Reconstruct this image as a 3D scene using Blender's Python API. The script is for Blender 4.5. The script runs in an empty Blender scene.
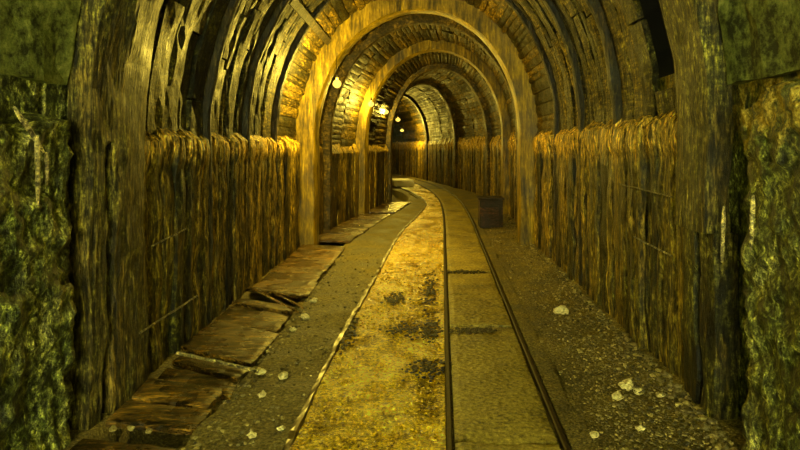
import bpy, bmesh, math, random
from mathutils import Vector, noise
random.seed(11)
PI = math.pi
S = bpy.context.scene
COL = S.collection

# ------------------------------------------------------------------ view
CAM_H, F = 1.6, 600.0
cam_d = bpy.data.cameras.new('camera')
cam = bpy.data.objects.new('camera', cam_d)
COL.objects.link(cam)
cam.location = (0, 0, CAM_H)
cam.rotation_euler = (PI / 2, 0, 0)
cam_d.sensor_width = 36.0
cam_d.lens = 36.0 * F / 800.0
cam_d.shift_x = -40 / 800.0
cam_d.shift_y = -77 / 800.0
cam_d.clip_start = 0.05
S.camera = cam
S.view_settings.view_transform = 'Standard'
S.view_settings.look = 'None'
S.view_settings.gamma = 1.0
S.view_settings.use_curve_mapping = False
S.view_settings.exposure = 0.0

# ------------------------------------------------------------------ tunnel plan
TT = [-5, 0, 4, 8, 10, 13, 16, 19, 22, 25, 28, 32, 36, 40]
LP = [(-2.05, -5), (-2.05, 0), (-2.05, 4), (-2.2, 8), (-2.25, 10), (-2.05, 13), (-1.72, 16), (-1.5, 18.7),
      (-1.75, 21), (-2.5, 23.5), (-3.4, 26.5), (-4.4, 30), (-6.0, 34.5), (-8.0, 38.0)]
RP = [(1.55, -5), (1.55, 0), (1.57, 4), (1.55, 8), (1.52, 10), (1.6, 13), (1.62, 16), (1.4, 19.5),
      (0.8, 22.6), (0.1, 25.6), (-0.75, 29.3), (-1.8, 33.3), (-3.3, 37.5), (-5.5, 41.5)]

def interp(xs, ys, x):
    n = len(xs)
    i = 0
    while i < n - 2 and x > xs[i + 1]:
        i += 1
    def slope(k):
        a, b = max(k - 1, 0), min(k + 1, n - 1)
        return (ys[b] - ys[a]) / (xs[b] - xs[a])
    h = xs[i + 1] - xs[i]
    s = (x - xs[i]) / h
    m0, m1 = slope(i) * h, slope(i + 1) * h
    s2, s3 = s * s, s * s * s
    return (2*s3 - 3*s2 + 1) * ys[i] + (s3 - 2*s2 + s) * m0 + (-2*s3 + 3*s2) * ys[i + 1] + (s3 - s2) * m1

def lp(t): return Vector((interp(TT, [p[0] for p in LP], t), interp(TT, [p[1] for p in LP], t), 0))
def rp(t): return Vector((interp(TT, [p[0] for p in RP], t), interp(TT, [p[1] for p in RP], t), 0))

KY = [-5, 2.5, 4.5, 6.8, 11, 14.3, 16.8, 19, 22, 26, 30, 34]
KX = [-.78, -.79, -.82, -.79, -.73, -.5, -.39, -.6, -1.15, -2.1, -3.2, -4.4]
def kerb_x(y): return interp(KY, KX, y)
RY = [-5, 3, 10, 14, 18, 22, 26, 30, 34, 38]
RX = [.045, .05, .075, .08, -.02, -.35, -.95, -1.85, -2.9, -4.2]
def rail_x(y): return interp(RY, RX, y)
def right_x(y): return interp([p[1] for p in RP], [p[0] for p in RP], y)
def left_x(y): return interp([p[1] for p in LP], [p[0] for p in LP], y)

def spring(c): return 1.8 + 0.05 * c
RISE = 2.35
def vault(t, th, off=0.0):
    """point on the vault; th=0 at the east spring line, PI at the west one; off measures inward"""
    L, R = lp(t), rp(t)
    c = (L + R) / 2
    d = (R - L) / 2
    a = d.length
    d.normalize()
    co, si = math.cos(th), math.sin(th)
    p = c + d * (a + 0.07 - off) * co
    p.z = spring(co) + (RISE - off) * si
    return p
def vault_n(t, th):
    d = (rp(t) - lp(t)).normalized()
    return (d * -math.cos(th) + Vector((0, 0, -math.sin(th)))).normalized()

def nz(p, s, seed=0.0):
    return noise.noise(Vector((p[0] * s + seed, p[1] * s - seed * .7, p[2] * s + seed * 1.3)))
def fbm(p, s, seed=0.0):
    return nz(p, s, seed) + .5 * nz(p, s * 2.1, seed + 3) + .25 * nz(p, s * 4.3, seed + 7)

# ------------------------------------------------------------------ mesh helpers
def mkobj(name, bm, mat, parent=None, smooth=False):
    me = bpy.data.meshes.new(name)
    bmesh.ops.recalc_face_normals(bm, faces=bm.faces)
    bm.to_mesh(me)
    bm.free()
    for m in (mat if isinstance(mat, (list, tuple)) else [mat]):
        me.materials.append(m)
    if smooth:
        me.polygons.foreach_set('use_smooth', [True] * len(me.polygons))
    o = bpy.data.objects.new(name, me)
    COL.objects.link(o)
    if parent:
        o.parent = parent
    return o

def tag(o, label, cat, group=None, kind=None):
    if label: o['label'] = label
    if cat: o['category'] = cat
    if group: o['group'] = group
    if kind: o['kind'] = kind
    return o

def struct(name, bm, mat, label=None, smooth=False):
    o = mkobj(name, bm, mat, None, smooth)
    o['kind'] = 'structure'
    if label: o['label'] = label
    return o

def thing(name, loc, label, cat, group=None):
    o = bpy.data.objects.new(name, None)
    COL.objects.link(o)
    o.location = loc
    o.empty_display_size = .1
    return tag(o, label, cat, group)

def solid(bm, f, nu, nv, thick, back=None, mi=0):
    """closed slab: front face from f(u,v)->(point, normal into the room), back face pushed out by thick"""
    front, rear = [], []
    for j in range(nv + 1):
        fr, rr = [], []
        for i in range(nu + 1):
            p, n = f(i / nu, j / nv)
            fr.append(bm.verts.new(p))
            rr.append(bm.verts.new(back(i / nu, j / nv)) if back else None)
            if not back:
                bm.verts.remove(rr.pop()) if rr[-1] else rr.pop()
                rr.append(bm.verts.new(Vector(p) - n * thick) if (i in (0, nu) or j in (0, nv)) else None)
        front.append(fr); rear.append(rr)
    def face(*v):
        q = bm.faces.new(v); q.material_index = mi
    for j in range(nv):
        for i in range(nu):
            face(front[j][i], front[j][i+1], front[j+1][i+1], front[j+1][i])
    ring = [(i, 0) for i in range(nu)] + [(nu, j) for j in range(nv)] + [(i, nv) for i in range(nu, 0, -1)] + [(0, j) for j in range(nv, 0, -1)]
    n = len(ring)
    for k in range(n):
        (i, j), (i2, j2) = ring[k], ring[(k + 1) % n]
        face(front[j2][i2], front[j][i], rear[j][i], rear[j2][i2])
    # rear as strips between opposite borders (nv direction)
    for j in range(nv):
        face(rear[j][0], rear[j+1][0], rear[j+1][nu], rear[j][nu])

def box(bm, c, sx, sy, sz, rz=0.0, jit=0.0, bev=0.0, tilt=0.0):
    t = bmesh.new()
    bmesh.ops.create_cube(t, size=1)
    for v in t.verts:
        v.co = Vector((v.co.x * sx, v.co.y * sy, v.co.z * sz))
    if bev:
        bmesh.ops.bevel(t, geom=list(t.edges), offset=bev, segments=2, affect='EDGES')
    if jit:
        bmesh.ops.subdivide_edges(t, edges=[e for e in t.edges if e.calc_length() > .12], cuts=4, use_grid_fill=True)
        for v in t.verts:
            v.co += Vector((nz(v.co, 7, c[0]), nz(v.co, 7, c[1] + 5), nz(v.co, 9, c[1] + 9))) * jit
    ca, sa = math.cos(rz), math.sin(rz)
    m = {}
    for v in t.verts:
        x, y, z = v.co
        z += x * tilt
        m[v] = bm.verts.new((c[0] + x * ca - y * sa, c[1] + x * sa + y * ca, c[2] + z))
    for f in t.faces:
        bm.faces.new([m[v] for v in f.verts])
    t.free()

def tube(bm, pts, radii, n=8, cap=True):
    rings = []
    for k, p in enumerate(pts):
        p = Vector(p)
        d = (Vector(pts[min(k + 1, len(pts) - 1)]) - Vector(pts[max(k - 1, 0)])).normalized()
        a = d.cross(Vector((0, 0, 1)) if abs(d.z) < .9 else Vector((1, 0, 0))).normalized()
        b = d.cross(a)
        r = radii[k] if isinstance(radii, (list, tuple)) else radii
        rings.append([bm.verts.new(p + (a * math.cos(2*PI*i/n) + b * math.sin(2*PI*i/n)) * r) for i in range(n)])
    for k in range(len(rings) - 1):
        for i in range(n):
            bm.faces.new((rings[k][i], rings[k][(i+1) % n], rings[k+1][(i+1) % n], rings[k+1][i]))
    if cap:
        bm.faces.new(rings[0]); bm.faces.new(list(reversed(rings[-1])))

def lathe(bm, prof, n=16, c=(0, 0, 0)):
    rings = []
    for r, z in prof:
        rings.append([bm.verts.new((c[0] + r*math.cos(2*PI*i/n), c[1] + r*math.sin(2*PI*i/n), c[2] + z)) for i in range(n)])
    for k in range(len(rings) - 1):
        for i in range(n):
            bm.faces.new((rings[k][i], rings[k][(i+1) % n], rings[k+1][(i+1) % n], rings[k+1][i]))
    bm.faces.new(rings[0]); bm.faces.new(list(reversed(rings[-1])))

ICO = None
def ico_data(sub):
    t = bmesh.new()
    bmesh.ops.create_icosphere(t, subdivisions=sub, radius=1)
    t.verts.index_update()
    d = ([v.co.copy() for v in t.verts], [[v.index for v in f.verts] for f in t.faces])
    t.free()
    return d
ICO1, ICO3 = ico_data(1), ico_data(3)
def rock(bm, c, r, data=ICO1, sq=(1, 1, .65), seed=0.0, rough=.35):
    vs = []
    rz = random.uniform(0, 6.28)
    ca, sa = math.cos(rz), math.sin(rz)
    for v in data[0]:
        k = r * (1 + rough * nz(v, 1.1, seed) + rough * .5 * nz(v, 2.7, seed + 4))
        x, y, z = v.x * k * sq[0], v.y * k * sq[1], v.z * k * sq[2]
        vs.append(bm.verts.new((c[0] + x*ca - y*sa, c[1] + x*sa + y*ca, c[2] + z)))
    for f in data[1]:
        bm.faces.new([vs[i] for i in f])

# ------------------------------------------------------------------ materials
def hexc(r, g, b):
    def l(c):
        c /= 255.0
        return c / 12.92 if c <= .04045 else ((c + .055) / 1.055) ** 2.4
    return (l(r), l(g), l(b), 1)

class NT:
    def __init__(s, name):
        s.m = bpy.data.materials.new(name)
        s.m.use_nodes = True
        s.t = s.m.node_tree
        s.t.nodes.clear()
        s.out = s.n('ShaderNodeOutputMaterial')
        s.geo = s.n('ShaderNodeNewGeometry')
    def n(s, k, **kw):
        x = s.t.nodes.new(k)
        for a, b in kw.items(): setattr(x, a, b)
        return x
    def l(s, a, b): s.t.links.new(a, b)
    def mapped(s, scale, rot=(0, 0, 0)):
        mp = s.n('ShaderNodeMapping')
        mp.inputs['Scale'].default_value = scale
        mp.inputs['Rotation'].default_value = rot
        s.l(s.geo.outputs['Position'], mp.inputs['Vector'])
        return mp.outputs['Vector']
    def noise(s, vec, scale, detail=5, rough=.6, dist=0.0):
        x = s.n('ShaderNodeTexNoise')
        x.inputs['Scale'].default_value = scale
        x.inputs['Detail'].default_value = detail
        x.inputs['Roughness'].default_value = rough
        x.inputs['Distortion'].default_value = dist
        s.l(vec, x.inputs['Vector'])
        return x.outputs['Fac']
    def voro(s, vec, scale, out='Color', feature='F1'):
        x = s.n('ShaderNodeTexVoronoi', feature=feature)
        x.inputs['Scale'].default_value = scale
        s.l(vec, x.inputs['Vector'])
        return x.outputs[out]
    def ramp(s, fac, stops, interp='LINEAR'):
        x = s.n('ShaderNodeValToRGB')
        cr = x.color_ramp
        cr.interpolation = interp
        while len(cr.elements) < len(stops): cr.elements.new(.5)
        for e, (p, c) in zip(cr.elements, stops):
            e.position = p
            e.color = c if len(c) == 4 else (*c, 1)
        s.l(fac, x.inputs['Fac'])
        return x.outputs['Color']
    def math(s, op, a, b=0.5, c=None, clamp=False):
        x = s.n('ShaderNodeMath', operation=op, use_clamp=clamp)
        for i, v in enumerate((a, b, c)):
            if v is None: continue
            if isinstance(v, (int, float)): x.inputs[i].default_value = v
            else: s.l(v, x.inputs[i])
        return x.outputs[0]
    def mix(s, fac, a, b, mode='MIX'):
        x = s.n('ShaderNodeMix', data_type='RGBA', blend_type=mode)
        for i, v in ((0, fac), (6, a), (7, b)):
            if isinstance(v, (int, float)): x.inputs[i].default_value = v
            elif isinstance(v, tuple): x.inputs[i].default_value = v
            else: s.l(v, x.inputs[i])
        return x.outputs[2]
    def sepz(s):
        x = s.n('ShaderNodeSeparateXYZ')
        s.l(s.geo.outputs['Position'], x.inputs[0])
        return x.outputs
    def mrange(s, v, a, b, c=0.0, d=1.0):
        x = s.n('ShaderNodeMapRange', clamp=True)
        s.l(v, x.inputs[0])
        for i, q in enumerate((a, b, c, d)): x.inputs[i + 1].default_value = q
        return x.outputs[0]
    def finish(s, col, rough, bumps=(), spec=.5, metal=0.0):
        b = s.n('ShaderNodeBsdfPrincipled')
        if isinstance(col, tuple): b.inputs['Base Color'].default_value = col
        else: s.l(col, b.inputs['Base Color'])
        if isinstance(rough, (int, float)): b.inputs['Roughness'].default_value = rough
        else: s.l(rough, b.inputs['Roughness'])
        b.inputs['Specular IOR Level'].default_value = spec
        b.inputs['Metallic'].default_value = metal
        prev = None
        for h, st, dist in bumps:
            bp = s.n('ShaderNodeBump')
            bp.inputs['Strength'].default_value = st
            bp.inputs['Distance'].default_value = dist
            s.l(h, bp.inputs['Height'])
            if prev: s.l(prev, bp.inputs['Normal'])
            prev = bp.outputs['Normal']
        if prev: s.l(prev, b.inputs['Normal'])
        s.l(b.outputs[0], s.out.inputs['Surface'])
        return s.m

def timber(name, grain, dark, mid, light, moss=0.0, band=None, spec=.5, rough=(.35, .75), island=True, fine=1.0, bs=1.0, fc=1.0, isl=.26, cross=None):
    """old wet timber; grain = scale triple, low along the grain"""
    k = NT(name)
    g1 = k.noise(k.mapped(grain), 2.4 * fine, 6, .7, .6)
    g2 = k.noise(k.mapped(tuple(x * 3.3 for x in grain)), 2.6 * fine, 4, .7)
    bl = k.noise(k.mapped((1, 1, 1)), 2.3, 5, .65)
    sp = k.noise(k.mapped((1, 1, 1)), 22, 3, .7)
    v = k.math('ADD', k.math('MULTIPLY', g1, .5), k.math('MULTIPLY', bl, .3))
    v = k.math('ADD', v, k.math('MULTIPLY', g2, .2))
    if island:
        v = k.math('ADD', v, k.math('MULTIPLY', k.math('SUBTRACT', k.geo.outputs['Random Per Island'], .5), isl * .6))
    col = k.ramp(v, [(.40, dark), (.49, mid), (.57, light), (.66, tuple(min(1, c * 1.9) for c in light[:3]) + (1,))])
    if moss:
        z = k.sepz()
        near = k.mrange(z[1], 2.5, 8.5, 1, .12)
        mk = k.math('MULTIPLY', k.math('MULTIPLY', k.mrange(k.noise(k.mapped((1.2, 1.2, .5)), 2.6, 5, .7), .40, .62), near), moss)
        mcol = k.ramp(sp, [(.38, hexc(32, 34, 10)), (.5, hexc(84, 84, 30)), (.62, hexc(165, 158, 66))])
        col = k.mix(mk, col, mcol)
    if band:  # light catching the board tops, painted in as a ragged paler band
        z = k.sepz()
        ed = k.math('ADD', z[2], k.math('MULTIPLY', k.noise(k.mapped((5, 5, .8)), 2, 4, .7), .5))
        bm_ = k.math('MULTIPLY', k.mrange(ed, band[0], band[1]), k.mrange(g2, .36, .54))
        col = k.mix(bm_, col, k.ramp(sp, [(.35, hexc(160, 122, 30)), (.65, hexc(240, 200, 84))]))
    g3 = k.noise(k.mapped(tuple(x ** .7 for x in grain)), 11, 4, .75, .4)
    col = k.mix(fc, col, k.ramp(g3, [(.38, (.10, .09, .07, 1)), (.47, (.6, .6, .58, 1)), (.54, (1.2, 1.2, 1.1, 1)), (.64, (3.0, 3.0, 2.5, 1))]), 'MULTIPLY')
    if cross:
        cr = k.noise(k.mapped(cross), 9, 3, .7)
        col = k.mix(.85, col, k.ramp(cr, [(.40, (.25, .22, .16, 1)), (.5, (.95, .95, .9, 1)), (.6, (2.0, 2.0, 1.8, 1))]), 'MULTIPLY')
    rg = k.mrange(bl, .35, .65, rough[0], rough[1])
    return k.finish(col, rg, [(g1, .9 * bs, .03), (g3, .9 * bs, .02), (sp, .7 * bs, .012)], spec)

M = {}
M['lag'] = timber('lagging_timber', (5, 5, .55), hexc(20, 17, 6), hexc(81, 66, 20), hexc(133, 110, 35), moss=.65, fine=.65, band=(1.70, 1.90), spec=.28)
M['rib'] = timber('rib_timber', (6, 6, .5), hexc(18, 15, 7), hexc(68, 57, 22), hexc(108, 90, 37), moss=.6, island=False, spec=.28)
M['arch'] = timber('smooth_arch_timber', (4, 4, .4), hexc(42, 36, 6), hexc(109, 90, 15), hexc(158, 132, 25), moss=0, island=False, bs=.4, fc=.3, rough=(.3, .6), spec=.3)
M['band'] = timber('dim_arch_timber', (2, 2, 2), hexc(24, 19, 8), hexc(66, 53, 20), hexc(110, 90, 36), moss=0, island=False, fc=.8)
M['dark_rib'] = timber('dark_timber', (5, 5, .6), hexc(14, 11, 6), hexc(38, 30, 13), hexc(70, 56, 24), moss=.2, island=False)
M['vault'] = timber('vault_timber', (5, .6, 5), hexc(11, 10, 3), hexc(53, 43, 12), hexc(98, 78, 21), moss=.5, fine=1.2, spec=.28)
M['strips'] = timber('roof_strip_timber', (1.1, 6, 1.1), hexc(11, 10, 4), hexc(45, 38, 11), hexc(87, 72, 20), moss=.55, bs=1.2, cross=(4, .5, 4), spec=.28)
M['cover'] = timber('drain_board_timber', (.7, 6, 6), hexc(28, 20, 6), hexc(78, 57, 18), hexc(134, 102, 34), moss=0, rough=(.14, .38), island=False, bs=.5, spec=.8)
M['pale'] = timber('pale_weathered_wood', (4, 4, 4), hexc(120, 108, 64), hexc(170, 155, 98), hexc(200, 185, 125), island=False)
M['amber'] = timber('edge_glint_wood', (4, 4, 4), hexc(90, 68, 30), hexc(150, 118, 60), hexc(190, 155, 90), island=False, rough=(.1, .3))
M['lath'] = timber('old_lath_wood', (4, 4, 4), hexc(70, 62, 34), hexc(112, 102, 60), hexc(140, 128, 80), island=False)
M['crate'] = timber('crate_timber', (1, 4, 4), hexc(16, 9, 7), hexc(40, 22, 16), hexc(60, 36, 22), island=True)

def rockwall(name, moss):
    k = NT(name)
    p = k.mapped((1, 1, .6))
    big = k.noise(p, 2.0, 6, .65, .4)
    mid = k.noise(p, 9, 5, .7, .8)
    fine = k.noise(k.mapped((1, 1, 1)), 42, 4, .7)
    v = k.math('ADD', k.math('MULTIPLY', big, .4), k.math('MULTIPLY', mid, .6))
    col = k.ramp(v, [(.38, hexc(20, 22, 9)), (.48, hexc(78, 78, 36)), (.56, hexc(138, 136, 72)), (.64, hexc(225, 220, 150))])
    mk = k.math('MULTIPLY', k.mrange(k.noise(k.mapped((1, 1, .8)), 3.1, 5, .7), .38, .6), moss)
    mc = k.ramp(k.math('ADD', k.math('MULTIPLY', fine, .5), k.math('MULTIPLY', mid, .5)), [(.39, hexc(16, 26, 10)), (.49, hexc(84, 96, 42)), (.57, hexc(152, 158, 78)), (.64, hexc(225, 230, 140))])
    col = k.mix(mk, col, mc)
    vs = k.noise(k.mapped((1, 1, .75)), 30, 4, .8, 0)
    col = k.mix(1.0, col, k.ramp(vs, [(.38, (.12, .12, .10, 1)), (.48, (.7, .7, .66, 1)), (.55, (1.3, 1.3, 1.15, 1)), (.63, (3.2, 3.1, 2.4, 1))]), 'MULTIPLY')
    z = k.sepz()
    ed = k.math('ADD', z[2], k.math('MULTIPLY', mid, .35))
    lit_top = k.math('MULTIPLY', k.math('MULTIPLY', k.mrange(ed, 1.78, 1.9), k.mrange(z[0], .5, 1.0)), k.mrange(mid, .42, .56))  # bright lit wall top put into the colour, gravel side only
    col = k.mix(lit_top, col, k.ramp(fine, [(.35, hexc(130, 106, 26)), (.65, hexc(235, 205, 90))]))
    return k.finish(col, k.mrange(mid, .35, .65, .4, .85), [(mid, .7, .05), (vs, .8, .02)], .4)
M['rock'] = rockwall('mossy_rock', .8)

def vault_conc():
    k = NT('mossy_vault_concrete')
    big = k.noise(k.mapped((1, 1, 1)), 1.7, 6, .6)
    mid = k.noise(k.mapped((1, 1, 1)), 14, 5, .75)
    col = k.ramp(k.math('ADD', k.math('MULTIPLY', big, .5), k.math('MULTIPLY', mid, .5)),
                 [(.40, hexc(44, 46, 20)), (.49, hexc(112, 118, 54)), (.58, hexc(160, 160, 84)), (.66, hexc(215, 210, 130))])
    return k.finish(col, .8, [(mid, .6, .03)], .3)
M['conc_vault'] = vault_conc()

def gravel_mat(name, a, b, c, scale=60, rough=(.45, .8), bs=1.0):
    k = NT(name)
    P = k.mapped((1, 1, 1))
    big = k.noise(P, 1.8, 5, .6)
    fine = k.noise(P, scale, 5, .75)
    cell = k.voro(P, scale * .75, 'Distance')
    v = k.math('ADD', k.math('MULTIPLY', big, .35), k.math('MULTIPLY', fine, .65))
    col = k.ramp(v, [(.40, a), (.49, b), (.58, c), (.67, tuple(min(1, x * 1.8) for x in c[:3]) + (1,))])
    return k.finish(col, k.mrange(big, .35, .65, *rough), [(cell, .6 * bs, .02), (fine, .7 * bs, .015)], .4)
M['gravel'] = gravel_mat('ballast_ground', hexc(44, 38, 16), hexc(112, 98, 46), hexc(168, 150, 78))
M['strip'] = gravel_mat('trodden_concrete', hexc(50, 44, 20), hexc(104, 93, 46), hexc(150, 136, 72), 48, bs=.8)
M['slab'] = gravel_mat('slab_concrete', hexc(70, 60, 20), hexc(150, 132, 52), hexc(190, 170, 78), 34, (.35, .6), .6)
M['dirt'] = gravel_mat('black_dirt', hexc(10, 8, 4), hexc(30, 23, 10), hexc(54, 42, 20), 70)

def mud():
    k = NT('wet_ochre_mud')
    P = k.mapped((1, 1, 1))
    big = k.noise(k.mapped((1, .6, 1)), 2.4, 5, .65, .5)
    fine = k.noise(P, 55, 5, .75)
    mid = k.noise(P, 16, 4, .7)
    v = k.math('ADD', k.math('MULTIPLY', big, .4), k.math('ADD', k.math('MULTIPLY', fine, .35), k.math('MULTIPLY', mid, .25)))
    col = k.ramp(v, [(.38, hexc(88, 68, 6)), (.45, hexc(214, 176, 14)), (.52, hexc(250, 212, 28)), (.62, hexc(255, 238, 120))])
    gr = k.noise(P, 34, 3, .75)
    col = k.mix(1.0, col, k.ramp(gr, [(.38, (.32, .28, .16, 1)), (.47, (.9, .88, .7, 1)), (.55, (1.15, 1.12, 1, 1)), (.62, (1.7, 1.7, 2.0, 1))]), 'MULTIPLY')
    st = k.mrange(k.noise(k.mapped((1.2, 2.6, 1)), 1.5, 5, .7, .6), .60, .70)
    col = k.mix(k.math('MULTIPLY', st, .6), col, hexc(40, 30, 8))
    return k.finish(col, k.mrange(big, .38, .6, .10, .36), [(mid, .6, .03), (gr, .8, .02), (fine, .9, .015)], 1.0)
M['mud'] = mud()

def pebble_mat(name, dark, light):
    k = NT(name)
    v = k.geo.outputs['Random Per Island']
    col = k.ramp(v, [(0, dark), (.75, tuple((a + b) / 2 for a, b in zip(dark, light))), (1, light)])
    f = k.noise(k.mapped((1, 1, 1)), 60, 4, .7)
    return k.finish(k.mix(.5, col, k.ramp(f, [(.35, (.35, .35, .35, 1)), (.65, (1.25, 1.25, 1.2, 1))]), 'MULTIPLY'), .5, [(f, .5, .01)], .5)
M['pebble'] = pebble_mat('mixed_pebbles', hexc(54, 46, 20), hexc(200, 180, 105))
M['dpebble'] = pebble_mat('dark_pebbles', hexc(14, 11, 5), hexc(66, 52, 22))
M['stone'] = pebble_mat('pale_stone', hexc(215, 195, 120), hexc(235, 220, 160))
M['pebble'].name = 'mixed_pebbles'

def simple(name, col, rough, metal=0.0, spec=.5, bs=.3):
    k = NT(name)
    f = k.noise(k.mapped((1, 1, 1)), 38, 4, .7)
    c = k.mix(.7, col, k.ramp(f, [(.35, (.45, .45, .45, 1)), (.65, (1.4, 1.4, 1.4, 1))]), 'MULTIPLY')
    return k.finish(c, rough, [(f, bs, .006)], spec, metal)
M['rail'] = simple('rusty_rail_steel', hexc(58, 44, 20), .45, .35)
M['kerb'] = simple('wet_kerb_edge', hexc(92, 72, 24), .3)
M['socket'] = simple('dark_lamp_fitting', hexc(40, 32, 16), .5)
M['void'] = simple('dark_rock_behind', hexc(16, 12, 6), .95, spec=.1)

def bulb_mat():
    k = NT('glowing_bulb')
    e = k.n('ShaderNodeEmission')
    e.inputs['Color'].default_value = (1.0, .68, .10, 1)
    e.inputs['Strength'].default_value = .9
    t = k.n('ShaderNodeBsdfTransparent')
    a = k.n('ShaderNodeAddShader')
    k.l(e.outputs[0], a.inputs[0]); k.l(t.outputs[0], a.inputs[1])
    k.l(a.outputs[0], k.out.inputs['Surface'])
    return k.m
M['bulb'] = bulb_mat()

# ------------------------------------------------------------------ shell behind everything
def grid(bm, f, us, vs, mi=0):
    rows = [[bm.verts.new(f(u, v)) for u in us] for v in vs]
    for j in range(len(vs) - 1):
        for i in range(len(us) - 1):
            q = bm.faces.new((rows[j][i], rows[j][i+1], rows[j+1][i+1], rows[j+1][i]))
            q.material_index = mi
def frange(a, b, n): return [a + (b - a) * i / n for i in range(n + 1)]

# walls: rock faces. Near the viewer they are bare and mossy, further in they sit behind the boards.
def wall_pt(side, t, z):
    p = lp(t) if side < 0 else rp(t)
    d = (rp(t) - lp(t)).normalized() * (-side)
    near = 3.34 if side < 0 else 3.14
    if t < near:
        q = Vector((p.x, p.y, z))
        bulge = .05 * fbm(q, 1.5, 2 + side) + .03 * nz(q, 7, side) + .03 * nz(q, 19, side)
        top = (1.74 if side < 0 else 1.84) + .12 * nz(q, 3.2, 5)
        k = min(1, max(0, (z - top) / .05))
        off = bulge * (1 - k) + .02 * (1 - k) - (.15 + .02 * nz(q, 6, 3)) * k
        if t > near - .06: off = -.25
    else:
        off = -.16
    p = p + d * off
    p.z = z
    return p
for side, nm in ((-1, 'wall_left'), (1, 'wall_right')):
    bm = bmesh.new()
    near = 3.34 if side < 0 else 3.14
    ts = frange(-5, 1.5, 12) + frange(1.5, near, 60)[1:] + frange(near + .02, 40, 70)
    zs = frange(-.12, 1.6, 52) + frange(1.6, 2.15, 26)[1:]
    grid(bm, lambda t, z: wall_pt(side, t, z), ts, zs)
    struct(nm, bm, M['rock'], 'mossy rough tunnel side wall', True)

# ceiling: dark outer rock, near concrete vault, then rings of lengthwise boards
bm = bmesh.new()
grid(bm, lambda t, th: vault(t, th, -.22), frange(-5, 40, 70), frange(-.06, PI + .06, 24), 1)
def nearv(u, v):
    t = -5 + (3.42 + 5) * u
    th = .045 + .03 * nz((t, 0, 0), 2.6) + (PI - .135) * v
    p = vault(t, th, 0)
    n = vault_n(t, th)
    return p + n * (.05 * fbm(p, 1.2, 4) + .025 * nz(p, 7, 1) - .02), n
solid(bm, nearv, 70, 70, .2, mi=2)
# lengthwise vault boards, ring by ring
RINGS = [4.02, 5.55, 6.85, 8.2, 9.75, 11.4, 12.9, 14.4, 16.2, 18.2, 20.4, 22.8, 25.2, 27.6, 30, 33, 36, 39]
t = 4.02
while t < 8.15:
    wd = random.uniform(.10, .30)
    if t + wd > 8.1: wd = 8.2 - t
    th = -.02
    while th < PI + .02:
        le = random.uniform(.22, .8)
        if th + le > PI - .1: le = PI + .03 - th
        o, sd, tw = random.uniform(-.03, .012), random.uniform(0, 50), random.uniform(-.025, .025)
        if t < 4.6 and th < .9:      # the dark slot beside the broad rib
            if th < .08: le = .10
            elif t < 4.58 and th < .7:
                th = .74; continue
        def f(u, v, t=t, wd=wd, th=th, le=le, o=o, sd=sd, tw=tw):
            tt = t + .004 + (wd - .008) * u
            q = th + .004 + (le - .008) * v
            p = vault(tt, q, o + tw * (v - .5))
            n = vault_n(tt, q)
            e = .012 * (abs(u - .5) * 2) ** 5
            return p + n * (.014 * nz((p.x, p.y * 2.5, p.z), 4, sd) + .012 * nz(p, 11, sd) + .008 * nz(p, 26, sd) - e), n
        solid(bm, f, 4, max(4, int(le * 24)), .05, mi=3)
        th += le
    t += wd
for a, b in zip(RINGS[:-1], RINGS[1:]):
    if b < 8.3: continue
    th = -.02
    while th < PI + .02:
        w = random.uniform(.035, .085)
        o = random.uniform(-.014, .014)
        sd = random.uniform(0, 50)
        a2, b2 = a + random.uniform(.0, .05), b - random.uniform(.0, .05)
        tw = random.uniform(-.02, .02)
        def f(u, v, th=th, w=w, o=o, sd=sd, a2=a2, b2=b2, tw=tw):
            t = a2 + (b2 - a2) * v
            q = th + w * .03 + w * .94 * u
            p = vault(t, q, o + tw * (v - .5) + .012 * math.sin(u * PI))
            n = vault_n(t, q)
            return p + n * (.022 * nz(p, 5, sd) + .014 * nz(p, 14, sd)), n
        nvv = 8 if a < 14 else 4
        solid(bm, f, 3 if a < 12 else 2, nvv, .05)
        th += w
struct('ceiling', bm, [M['vault'], M['void'], M['conc_vault'], M['strips']], 'arched tunnel roof of old lengthwise boards')

# end wall of the bend, out of sight round the corner
bm = bmesh.new()
grid(bm, lambda th, r: Vector(((lp(40) + rp(40)).x / 2 + ((rp(40) - lp(40)) / 2 * 1.2 * r * math.cos(th)).x,
                               (lp(40) + rp(40)).y / 2 + ((rp(40) - lp(40)) / 2 * 1.2 * r * math.cos(th)).y,
                               max(-.1, 1.3 + 3.0 * r * math.sin(th)))), frange(0, 2 * PI, 24), [.02, .5, 1.0])
struct('wall_back', bm, M['rock'], 'rock face round the far bend')

# floor with the drain trench along the west wall
bm = bmesh.new()
def lat(t, k):
    y0 = lp(t); y1 = rp(t)
    return y0 + (y1 - y0) * k
ts = frange(-5, 2.4, 10) + frange(2.4, 14, 150)[1:] + frange(14, 40, 90)[1:]
prof = [(-.25, 0), (.02, 0), (.05, -.24), (.165, -.24), (.175, 0)] + [(.175 + (1.06 - .175) * i / 46, 0) for i in range(1, 47)]
def floor_pt(k, t):
    p = lat(t, prof[k][0])
    p.z = prof[k][1]
    if prof[k][1] == 0:
        hump = .05 * max(0, (prof[k][0] - .80)) / .2
        p.z += hump + .012 * fbm(p, 3.0) + .008 * nz(p, 15) - .008
    else:
        p.z += .03 * nz(p, 5)
    return p
grid(bm, floor_pt, list(range(len(prof))), ts)
struct('floor', bm, M['gravel'], 'gravel tunnel floor', True)

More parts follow.
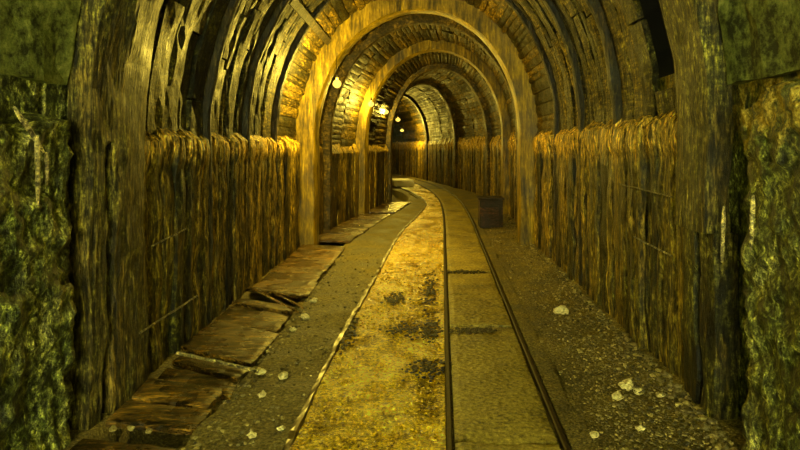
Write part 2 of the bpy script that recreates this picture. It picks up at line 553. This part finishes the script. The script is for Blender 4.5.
# trodden concrete strip beside the drain boards, kerb line, slab apron
def ribbon(bm, xa, xb, ys, z0, z1, nu, amp=.006, rag=0.0, s=4.0):
    for kk in range(len(ys) - 1): pass
    ny = len(ys) - 1
    def f(u, v):
        y = ys[round(v * ny)]
        a = xa(y) + rag * nz((0, y, 3), 2.2) + rag * .6 * nz((0, y, 9), 7)
        b = xb(y)
        p = Vector((a + (b - a) * u, y, z1))
        p.z += amp * fbm(p, s)
        return p, Vector((0, 0, 1))
    solid(bm, f, nu, ny, z1 - z0)
bm = bmesh.new()
def strip_l(y): return min(left_x(y) + .70 + .09 * max(0, min(1, (y - 3) / 6)), kerb_x(y) - .12)
ribbon(bm, strip_l, lambda y: kerb_x(y) - .02, frange(1.5, 14, 110) + frange(14, 21, 30)[1:], -.05, .03, 14, .014, .05)
struct('trim_1', bm, M['strip'], 'trodden grey strip between drain boards and wet path', False)
bm = bmesh.new()
ribbon(bm, lambda y: kerb_x(y) - .014, lambda y: kerb_x(y) + .014, frange(1.5, 28, 400), -.05, .045, 2, .022, .014, 6)
struct('trim_2', bm, M['kerb'], 'thin wet kerb edging the ochre path')
bm = bmesh.new()
ribbon(bm, lambda y: rail_x(y) + .642, lambda y: rail_x(y) + .66 + .10 + .03 * nz((0, y, 0), 1.7), frange(1.5, 12, 90), -.05, .022, 4, .008)
struct('trim_3', bm, M['gravel'], 'concrete edge outside the rail')

# wet ochre path
bm = bmesh.new()
ys = frange(1.5, 12, 240) + frange(12, 30, 90)[1:]
ribbon(bm, lambda y: kerb_x(y) + .016, lambda y: rail_x(y) - .02, ys, -.05, .022, 26, .022, 0, 5)
for i in range(3600):
    y = 2.9 + 9 * random.random() ** 1.7
    x = random.uniform(kerb_x(y) + .04, rail_x(y) - .06)
    rock(bm, (x, y, .024), random.choice([.006, .008, .010, .013]), ICO1, (1.2, 1, .7), i * .19)
tag(mkobj('wet_mud', bm, M['mud'], None, False), 'golden wet ochre mud path between the kerb and the rails', 'mud', None, 'stuff')

# slabs between the rails
edges = [1.5, 3.2, 5.28, 6.42, 7.58, 9.35, 10.9, 13.0, 15.2, 17.6, 20.2, 23]
lab = ['concrete slab between the rails, cut by the bottom of the photo',
       'long concrete slab between the rails, nearest one seen whole',
       'short concrete slab between the rails just past the black dirt',
       'concrete slab between the rails, third whole one from the front',
       'concrete slab between the rails beyond the wide dark joint',
       'concrete slab between the rails just before the dark box',
       'brown slab between the rails beside the dark box',
       'brown slab between the rails just past the dark box',
       'far dim slab where the rails begin to bend',
       'far dim slab in the bend of the rails', 'furthest dim slab of the track in the bend']
for i, (a, b) in enumerate(zip(edges[:-1], edges[1:])):
    bm = bmesh.new()
    g = .035 if i in (2, 4) else .02
    def f(u, v):
        y = a + g + (b - a - 2 * g) * v
        x0, x1 = rail_x(y) + .03, rail_x(y) + .578
        p = Vector((x0 + (x1 - x0) * u, y + .03 * nz((u * 3, i, 0), 1), .04 - .0))
        p.z += .009 * fbm(p, 4) - (.006 if (v in (0, 1) or u in (0, 1)) else 0) - (.012 if i in (1, 3) else 0)
        return p, Vector((0, 0, 1))
    solid(bm, f, 12, 30, .09)
    tag(mkobj('track_slab', bm, M['slab']), lab[i], 'slab', 'slabs between the rails')

# rails
def rail(dx, label):
    bm = bmesh.new()
    pr = [(-.045, -.035), (.045, -.035), (.045, -.022), (.008, -.012), (.007, .028), (.016, .034), (.016, .044), (.011, .049), (-.011, .049), (-.016, .044), (-.016, .034), (-.007, .028), (-.008, -.012), (-.045, -.022)]
    ys = frange(1.5, 30, 120)
    rows = [[bm.verts.new((rail_x(y) + dx + px, y, pz + .003 * nz((dx, y, 0), 1.3))) for px, pz in pr] for y in ys]
    n = len(pr)
    for j in range(len(ys) - 1):
        for i in range(n):
            bm.faces.new((rows[j][i], rows[j][(i+1) % n], rows[j+1][(i+1) % n], rows[j+1][i]))
    bm.faces.new(rows[0]); bm.faces.new(list(reversed(rows[-1])))
    tag(mkobj('rail', bm, M['rail']), label, 'rail', 'rails of the narrow track')
rail(0, 'dark rusty rail running between the wet ochre path and the slabs')
rail(.61, 'dark rusty rail running between the slabs and the gravel')

# ------------------------------------------------------------------ plank linings, bay by bay
def wall_base(side, t, off, z):
    p = lp(t) if side < 0 else rp(t)
    d = (rp(t) - lp(t)).normalized() * (-side)
    p = p + d * off
    p.z = z
    return p, d
def lining(side, a, b, label, top=None, wmin=.15, wmax=.36, lean=.0):
    bm = bmesh.new()
    t = a
    while t < b - .04:
        w = min(random.uniform(wmin, wmax), b - t)
        if b - t - w < .07: w = b - t
        sd = random.uniform(0, 60)
        o = random.uniform(-.014, .014)
        h = (top or (1.76 if side < 0 else 1.86)) + random.uniform(-.02, .02)
        lz = random.uniform(-.02, .02)
        bow = random.uniform(-.02, .02)
        crack = random.choice([None, .4, .6])
        gap = random.choice([.005, .005, .012, .028])
        o -= random.choice([0, 0, .02])
        def f(u, v, t=t, w=w, gap=gap, sd=sd, o=o, h=h, lz=lz, bow=bow, crack=crack):
            z = -.02 + (h + .02) * v
            tt = t + gap / 2 + (w - gap) * u
            edge = .010 * (abs(u - .5) * 2) ** 6
            topr = .022 * max(0, min(1, (v - .82) / .06)) - .10 * max(0, (v - .93) / .07) ** 2
            q, d = wall_base(side, tt, 0, z)
            k = o + lz * (v - .5) + bow * math.sin(v * PI) - edge + topr + .022 * nz(q, 3.0, sd) + .016 * nz((q.x * 3, q.y * 3, q.z * .7), 4, sd + 2) + .012 * nz(q, 9, sd)
            if crack and u == crack: k -= .03
            q = q + d * (k + lean)
            q.z += (.035 * nz((tt, side, 0), 5, 2) + .02 * nz((tt, side, 0), 16, sd)) * v
            return q, d
        far = t > 11
        solid(bm, f, 5 if not far else 3, 22 if not far else 9, .05)
        t += w
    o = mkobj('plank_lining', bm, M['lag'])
    return tag(o, label, 'timber lining', 'plank linings of the side walls')
lining(-1, 4.16, 5.47, 'mossy vertical plank lining with bright golden top beside the broad near post, beside the drain')
lining(-1, 5.57, 6.74, 'dark mossy plank lining, second bay along the drain side')
lining(-1, 6.84, 8.15, 'olive plank lining, third bay along the drain side')
lining(-1, 8.22, 9.68, 'brown plank lining just before the bright golden arch, drain side')
lining(-1, 10.15, 11.4, 'shaded plank lining right behind the bright golden arch, drain side', top=1.68)
lining(-1, 11.6, 14.2, 'shaded plank lining between the hanging lamps, drain side', top=1.68)
lining(-1, 14.65, 17.9, 'dark plank lining at the corner before the bend, drain side', top=1.7)
lining(1, 3.90, 5.05, 'brown cracked plank lining beside the broad near post, gravel side')
lining(1, 5.12, 6.46, 'brown plank lining with nailed laths, second bay on the gravel side')
lining(1, 6.56, 8.4, 'rusty brown plank lining, third bay on the gravel side')
lining(1, 8.5, 9.7, 'golden topped plank lining just before the bright arch, gravel side')
lining(1, 10.15, 13.2, 'golden brown plank lining behind the dark box', top=1.9)
lining(1, 13.3, 17.9, 'golden brown plank lining leading into the bend', top=1.95)
lining(1, 18.4, 22.6, 'dim plank lining on the outside of the bend', top=2.0)
lining(1, 23.1, 27.4, 'far plank lining deep in the bend, gravel side', top=2.0)
lining(1, 27.7, 38, 'furthest plank lining vanishing behind the bend', top=2.0)

# ------------------------------------------------------------------ arch ribs
def arch_rib(t0, t1, off, label, mat='rib', group='arch ribs of the tunnel', right_end=0.0, left_end=0.0, posts=True, depth=.16, nu=6, seedk=0, thin=False, rough=1.0, slim=0.0):
    mid = (t0 + t1) / 2
    c = (lp(mid) + rp(mid)) / 2
    root = thing('arch_rib', (c.x, c.y, 0), label, 'arch', group)
    loc = Vector((c.x, c.y, 0))
    bm = bmesh.new()
    # leg heights below the spring line
    def arc(v):
        # v in metres-like: -1..0 right leg, 0..PI arch, PI..PI+1 left leg
        return v
    lo, hi = -right_end, PI + left_end
    n = 44
    def f(u, v):
        s = lo + (hi - lo) * v
        e1 = t1 - slim * max(0, min(1, 1 - s / PI))
        t = t0 + (e1 - t0) * u
        if s < 0:
            p, d = wall_base(1, t, off - .07, spring(1) + s); nn = d
        elif s > PI:
            p, d = wall_base(-1, t, off - .07, spring(-1) - (s - PI)); nn = d
        else:
            p, nn = vault(t, s, off), vault_n(t, s)
        e = .018 * (abs(u - .5) * 2) ** 3
        p = p + nn * (rough * (.022 * nz(p, 2.2, seedk) + .012 * nz(p, 8, seedk)) - e)
        y = .025 * rough * nz((p.x, seedk, p.z), 2.4)
        p.y += y
        return p - loc, nn
    solid(bm, f, nu, n, depth)
    mkobj('arch_beam', bm, M[mat], root)
    if posts:
        for side, zt in ((1, spring(1) - right_end), (-1, spring(-1) - left_end)):
            bm = bmesh.new()
            def f(u, v, side=side, zt=zt):
                z = -.03 + (zt + .03) * v
                t = t0 + (t1 - (slim if side > 0 else 0) - t0) * u
                oo = off - .07 - (.05 if (side > 0 and right_end > .3) else 0)
                p, d = wall_base(side, t, oo, z)
                e = .018 * (abs(u - .5) * 2) ** 3
                cr = 0
                if nu > 8:
                    uc = (.42 + .1 * nz((0, 0, z), 2.2, seedk)) if side > 0 else (.3 + .1 * nz((0, 0, z), 2, 4))
                    cr = .13 * max(0, 1 - abs(u - uc) * nu * .9)
                p = p + d * (rough * (.022 * nz(p, 2.2, seedk) + .012 * nz(p, 8, seedk)) - e - cr * (side > 0 or z < 1.6))
                p.y += .025 * rough * nz((p.x, seedk, p.z), 2.4)
                return p - loc, d
            solid(bm, f, nu, 34, depth)
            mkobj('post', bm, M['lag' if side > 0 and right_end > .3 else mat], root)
    return root
arch_rib(3.44, 4.10, .13, 'broad near timber arch rib with mossy cracked posts', right_end=.74, nu=18, seedk=3, depth=.14, slim=.22)
arch_rib(5.48, 5.56, .06, 'thin dark arch rib, first past the broad near one', mat='dark_rib', nu=3, seedk=9, depth=.12)
arch_rib(6.75, 6.83, .06, 'thin dark arch rib, second past the broad near one', mat='dark_rib', nu=3, seedk=12, depth=.12)
arch_rib(8.17, 8.23, .05, 'thin dark arch rib just before the bright golden arch', mat='dark_rib', nu=3, seedk=15, depth=.12)
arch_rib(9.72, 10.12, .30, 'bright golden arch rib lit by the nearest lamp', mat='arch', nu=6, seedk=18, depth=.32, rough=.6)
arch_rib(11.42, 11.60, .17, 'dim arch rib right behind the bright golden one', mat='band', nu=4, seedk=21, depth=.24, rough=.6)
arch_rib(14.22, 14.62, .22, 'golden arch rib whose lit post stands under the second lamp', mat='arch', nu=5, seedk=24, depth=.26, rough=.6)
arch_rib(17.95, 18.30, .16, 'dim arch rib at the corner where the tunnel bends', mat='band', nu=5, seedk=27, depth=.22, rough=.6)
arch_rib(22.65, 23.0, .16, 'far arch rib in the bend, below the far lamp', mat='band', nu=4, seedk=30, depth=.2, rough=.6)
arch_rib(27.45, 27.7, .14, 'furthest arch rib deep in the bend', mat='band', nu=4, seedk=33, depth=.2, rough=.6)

bm = bmesh.new()
def f(u, v):
    t = 6.88 + (9.68 - 6.88) * v
    p = vault(t, 2.41 + (u - .5) * .05, .06 + .01 * nz((0, t, 0), 2))
    return p, vault_n(t, 2.41)
solid(bm, f, 2, 20, .09)
tag(mkobj('roof_beam', bm, M['dark_rib']), 'thin dark beam running lengthwise under the roof up to the bright golden arch', 'beam')

# ------------------------------------------------------------------ drain cover boards
def px(x, y, z=0.0):
    Y = F * (CAM_H - z) / (y - 148)
    return Vector(((x - 440) * Y / F, Y, z))
boards = [ # front, back (at mid length), skew, top height, lift of the back edge, label
 (2.86, 3.16, .10, .050, .0, 'dark drain board lying nearest the foot of the mossy wall'),
 (3.38, 3.62, .10, .050, .01, 'dull drain board with a pale chipped corner just past the stony gap'),
 (3.65, 3.88, .16, .075, .02, 'brown drain board with an orange stain, second past the stony gap'),
 (3.92, 4.12, .22, .045, .02, 'dark narrow drain board, third past the stony gap'),
 (4.15, 4.41, .34, .060, -.03, 'dark drain board right in front of the white edged board'),
 (4.45, 5.22, .38, .065, -.02, 'wide drain board with a white front edge'),
 (5.235, 5.72, .34, .055, .0, 'wide wet drain board behind the white edged board'),
 (5.74, 6.00, .34, .075, -.03, 'raised amber drain board in front of the dark slot'),
 (6.22, 6.36, .34, .105, -.02, 'narrow tilted drain board just past the dark slot'),
 (6.46, 7.05, .26, .055, .0, 'wide golden wet drain board past the narrow tilted one'),
 (7.07, 7.66, .22, .06, .02, 'glossy golden drain board with a pale wet edge'),
 (7.70, 8.40, .2, .05, .0, 'amber drain board near the foot of the bright arch'),
 (8.44, 9.50, .2, .055, .02, 'amber drain board right before the bright arch post'),
 (10.1, 10.9, .1, .05, .0, 'shaded drain board just behind the bright arch post'),
 (10.93, 11.9, .1, .05, .0, 'shaded drain board, second behind the bright arch'),
 (11.93, 13.0, .1, .05, .0, 'shaded drain board, third behind the bright arch'),
 (13.03, 14.1, .05, .055, .0, 'lit drain board just before the lit post'),
 (14.6, 15.7, .0, .055, .0, 'far golden drain board by the corner of the bend'),
 (15.75, 17.2, .0, .055, .0, 'furthest golden drain board at the bend'),
]
for k, (ya, yb, sk, z, lift, label) in enumerate(boards):
    ym = (ya + yb) / 2
    c = Vector(((left_x(ym) + strip_l(ym)) / 2, ym, 0))
    end = random.uniform(-.03, .015)
    bm = bmesh.new()
    def f(u, v):
        y = ya + (yb - ya) * v + sk * (.5 - u)
        xl, xr = left_x(y) + (.13 if ym < 4.3 else .06), strip_l(y) - .012 + end + .02 * nz((0, y, k), 9)
        p = Vector((xl + (xr - xl) * u, y + .012 * nz((u * 3, k, v), 2.5), z + lift * (v - .5)))
        e = max(abs(u - .5), abs(v - .5)) * 2
        p.z += .008 * fbm(p, 3.5, k) - .006 * max(0, (e - .9) * 10)
        return p - c, Vector((0, 0, 1))
    solid(bm, f, 14, 10, .034)
    o = mkobj('drain_board', bm, M['cover'])
    o.location = c
    tag(o, label, 'board', 'boards over the drain')
# pale front lath on the wide board
bm = bmesh.new()
tube(bm, [px(177, 353, .10), px(215, 361, .095), px(258, 371, .085)], [.012, .010, .012], 6)
tag(mkobj('pale_lath_or_glint', bm, M['pale']), 'thin whitish lath lying along the front edge of a wide drain board', 'lath', 'pale laths and sticks')

for a, b, z, label in (((250, 287), (298, 312), .10, 'thin pale strip standing in for the glint along the front edge of the narrow tilted drain board'),
                       ((272, 291), (303, 308), .085, 'thin pale strip standing in for a wet edge glint just past the narrow tilted drain board')):
    bm = bmesh.new()  # added strips that stand in for glints on wet board edges
    pa, pb = px(*a, z), px(*b, z)
    tube(bm, [pa, pa.lerp(pb, .5), pb], [.012, .009, .011], 6)
    tag(mkobj('pale_lath_or_glint', bm, M['amber']), label, 'lath', 'pale laths and sticks')

# ------------------------------------------------------------------ laths nailed across the planks, sticks
def lath(side, p0, p1, r, label, off=.075, name='pale_lath_or_glint', rr=None):
    def hit(p):
        k = (p[0] - 440) / F
        y = 3.0
        for _ in range(30):
            x = (left_x(y) if side < 0 else right_x(y)) - side * off
            y = x / k
        return Vector((x, y, CAM_H - (p[1] - 148) * y / F))
    a, b = hit(p0), hit(p1)
    r *= .75
    bm = bmesh.new()
    pts = [a.lerp(b, i / 6) + Vector((0, 0, .008 * nz((i, p0[0], 0), .7))) for i in range(7)]
    tube(bm, pts, rr or r, 6)
    tag(mkobj(name, bm, M['lath' if name == 'pale_lath_or_glint' else 'pale']), label, 'lath' if name == 'pale_lath_or_glint' else 'stick', 'pale laths and sticks')
lath(-1, (152, 246), (186, 229), .008, 'thin pale lath slanting across mossy planks at mid height, drain side')
lath(-1, (140, 333), (197, 296), .010, 'thin pale lath slanting low over mossy planks above the drain')
lath(1, (619, 184), (672, 197), .007, 'thin pale lath, upper of two slanting on the gravel side planks')
lath(1, (634, 237), (672, 256), .008, 'thin pale lath, lower of two slanting on the gravel side planks')
lath(-1, (14, 107), (44, 152), .012, 'pale broken stick leaning in the dark recess of the mossy wall', .06, 'broken_stick', [.006, .012, .014, .013, .012, .010, .005])
lath(-1, (37, 135), (38, 206), .012, 'pale upright splinter hanging on the mossy wall under the broken stick', .09, 'wood_splinter', [.006, .012, .012, .010, .012, .009, .004])
lath(-1, (46, 152), (47, 186), .009, 'short pale upright splinter on the mossy wall beside the longer one', .09, 'wood_splinter', [.005, .010, .009, .010, .008, .007, .004])
lath(1, (753, 195), (751, 250), .010, 'pale upright splinter on the mossy wall beyond the gravel', .06, 'wood_splinter', [.006, .012, .012, .010, .012, .009, .006])
lath(1, (724, 206), (722, 262), .009, 'pale upright splinter on the edge of the broad near post', .07, 'wood_splinter', [.006, .010, .012, .010, .010, .009, .006])

# ------------------------------------------------------------------ dark box by the gravel
root = thing('wooden_box', (1.02, 12.2, 0.0), 'dark wooden box standing on the gravel against the planks', 'box')
bm = bmesh.new()
for k in range(4):
    box(bm, (0, -.30, .075 + k * .14), .46, .03, .132, 0, .004, .004)
    box(bm, (0, .30, .075 + k * .14), .46, .03, .132, 0, .004, .004)
    box(bm, (-.215, 0, .075 + k * .14), .03, .565, .132, 0, .004, .004)
    box(bm, (.215, 0, .075 + k * .14), .03, .565, .132, 0, .004, .004)
mkobj('box_body', bm, M['crate'], root)
bm = bmesh.new()
for k in range(3):
    box(bm, (0, -.215 + k * .215, .59), .52, .205, .03, 0, .004, .004)
mkobj('lid', bm, M['crate'], root)
for sx in (-1, 1):
    bm = bmesh.new()
    box(bm, (sx * .17, -.325, .285), .06, .02, .56, 0, .003, .003)
    mkobj('batten', bm, M['crate'], root)

# ------------------------------------------------------------------ pale block far off
bm = bmesh.new()
box(bm, (0, 0, .12), .85, 1.6, .26, .2, .02, .03)
o = mkobj('stone_block', bm, M['stone']); o.location = (-1.62, 25.2, .035)
tag(o, 'pale low stone block glowing under the far lamp', 'block')

# ------------------------------------------------------------------ stones
stones = [
 (561, 312, .062, 'large pale stone lying alone midway across the gravel'),
 (627, 386, .050, 'pale yellow stone, tallest of the cluster on the gravel'),
 (618, 396, .036, 'small pale stone at the front of the cluster on the gravel'),
 (638, 391, .032, 'small pale stone behind the cluster, towards the planks'),
 (661, 395, .030, 'pale stone between the cluster and the cracked post'),
 (668, 378, .034, 'dull stone at the plank foot above the cluster'),
 (688, 398, .036, 'grey white stone at the foot of the cracked planks'),
 (694, 412, .030, 'small white stone below the grey white one'),
 (712, 424, .040, 'pale rubble stone by the foot of the broad post'),
 (594, 433, .022, 'small white stone at the bottom edge of the gravel'),
 (640, 427, .020, 'small pale stone in the open gravel near the bottom'),
 (260, 374, .034, 'pale stone at the end of the white edged drain board'),
 (283, 378, .032, 'pale flat stone on the grey strip past the white edge'),
 (262, 396, .026, 'small pale stone on the grey strip in the open'),
 (305, 319, .038, 'pale stone at the end of the raised amber board'),
 (314, 302, .034, 'pale stone by the end of the narrow tilted board'),
 (293, 331, .030, 'small pale stone on the strip edge before the raised board'),
 (252, 437, .022, 'small pale stone near the bottom of the grey strip'),
 (281, 430, .018, 'tiny pale stone beside the kerb near the bottom'),
]
for x, y, r, label in stones:
    p = px(x, y, .03)
    bm = bmesh.new()
    rock(bm, (0, 0, r * .45), r, ICO3, (1.15, .9, .7), x * .37 + y, .55)
    o = mkobj('stone', bm, M['stone'])
    p.z = .03 if x < 440 else .012
    o.location = p
    tag(o, label, 'stone', 'loose pale stones')
for i, (x, y, r, label) in enumerate([(113, 436, .035, 'grey stone in the gap between the front drain boards'),
                                      (131, 435, .03, 'pale stone in the gap between the front drain boards, beside a grey one'),
                                      (149, 438, .028, 'small stone nearest the strip in the gap between the front drain boards')]):
    p = px(x, y, .0)
    bm = bmesh.new()
    r *= .65
    rock(bm, (0, 0, r * .4), r, ICO3, (1.15, .9, .7), x * .3, .5)
    o = mkobj('stone', bm, M['pebble']); p.z = .03 ; o.location = p
    tag(o, label, 'stone', 'loose pale stones')

# gravel
bm = bmesh.new()
for i in range(6500):
    y = 2.9 + 11 * random.random() ** 1.8
    e = random.random()
    x0, x1 = rail_x(y) + .78, right_x(y) - .03
    x = x0 + (x1 - x0) * (e ** .75)
    r = random.choice([.005, .006, .008, .009, .011, .017 if random.random() < .4 else .010]) * (1.7 if e > .86 and y < 5 else 1.25 if e > .8 else .9)
    z = .05 * max(0, ((x - lp(y).x) / 3.6 - .8)) / .2
    rock(bm, (x, y, z + r * .2), r, ICO1, (1.1, .9, .7), i * .13)
tag(mkobj('gravel', bm, M['pebble']), 'loose mixed gravel spread along the planks beside the rails', 'gravel', None, 'stuff')
bm = bmesh.new()
for i in range(700):
    y = 2.9 + 6 * random.random() ** 1.6
    x = random.uniform(strip_l(y), kerb_x(y) - .03)
    if random.random() < .35: x = strip_l(y) + abs(random.gauss(0, .05))
    rock(bm, (x, y, .033), random.choice([.006, .008, .011, .016]), ICO1, (1.1, .9, .7), i * .17)
tag(mkobj('grit', bm, M['pebble']), 'scattered grit on the grey strip beside the drain boards', 'gravel', None, 'stuff')
bm = bmesh.new()
spots = [(405, 330, .17, .10), (432, 330, .07, .22), (428, 368, .13, .10), (474, 331, .20, .05), (478, 331, .16, .04), (430, 290, .07, .5), (458, 272, .24, .07), (470, 272, .16, .05), (350, 330, .05, .3), (395, 300, .10, .15), (300, 395, .0, .0)]
for cx_, cy_, sx, sy in spots:
    if sx == 0: continue
    c = px(cx_, cy_, .03)
    for i in range(int(1200 * (sx * sy) ** .5)):
        x, y = random.gauss(c.x, sx * .55), random.gauss(c.y, sy * .55 * 1.6)
        rock(bm, (x, y, .035), random.choice([.005, .008, .011, .014]), ICO1, (1.2, 1.2, .6), i * .11)
tag(mkobj('black_dirt', bm, M['dpebble']), 'black crumbly dirt heaped over the path and the rail', 'dirt', None, 'stuff')

# ------------------------------------------------------------------ lamps
def lamp(x, y, z, power, label, drop=.25, r=.055):
    root = thing('hanging_lamp', (x, y, z), label, 'lamp', 'bare bulbs strung along the drain side')
    bm = bmesh.new()
    lathe(bm, [(.012, .13), (.02, .12), (.022, .06), (.016, .045)], 12)
    mkobj('socket', bm, M['socket'], root)
    bm = bmesh.new()
    lathe(bm, [(.015, .046), (.02, .035), (r * .8, .012), (r, -.02), (r * .92, -.05), (r * .6, -.075), (.012, -.088)], 16)
    mkobj('bulb', bm, M['bulb'], root, True)
    bm = bmesh.new()
    tube(bm, [(0, 0, .125), (-.01, 0, .125 + drop * .5), (0, 0, .125 + drop)], .006, 6)
    mkobj('cord', bm, M['socket'], root)
    ld = bpy.data.lights.new('lamp_light', 'POINT')
    ld.energy = power
    ld.color = (1.0, .72, .08)
    ld.shadow_soft_size = .04
    lo = bpy.data.objects.new('lamp_light', ld)
    COL.objects.link(lo)
    lo.parent = root
    lo.location = (0, 0, -.02)
def at(x, y, Y): return ((x - 440) * Y / F, Y, CAM_H - (y - 148) * Y / F)
LAMPS = [((337, 82, 8.8), 280, 'bare glowing bulb nearest the viewer, beside the bright golden arch', .3),
         ((371, 103, 13.8), 140, 'bare glowing bulb above the lit post, second along the wall', .5),
         ((386, 111, 17.0), 80, 'bare glowing bulb by the corner, third along the wall', .5),
         ((398, 119, 20.5), 70, 'bare glowing bulb just past the corner of the bend', .6),
         ((402, 130, 30.0), 260, 'furthest glowing bulb low in the bend', .8)]
for (a, b, c), pw, label, dr in LAMPS:
    lamp(*at(a, b, c), pw, label, dr, .05 + c * .0016)
# ------------------------------------------------------------------ daylight from the mouth behind
w = bpy.data.worlds.new('world')
S.world = w
w.use_nodes = True
bg = w.node_tree.nodes['Background']
bg.inputs['Color'].default_value = (.92, .93, .38, 1)
bg.inputs['Strength'].default_value = 19
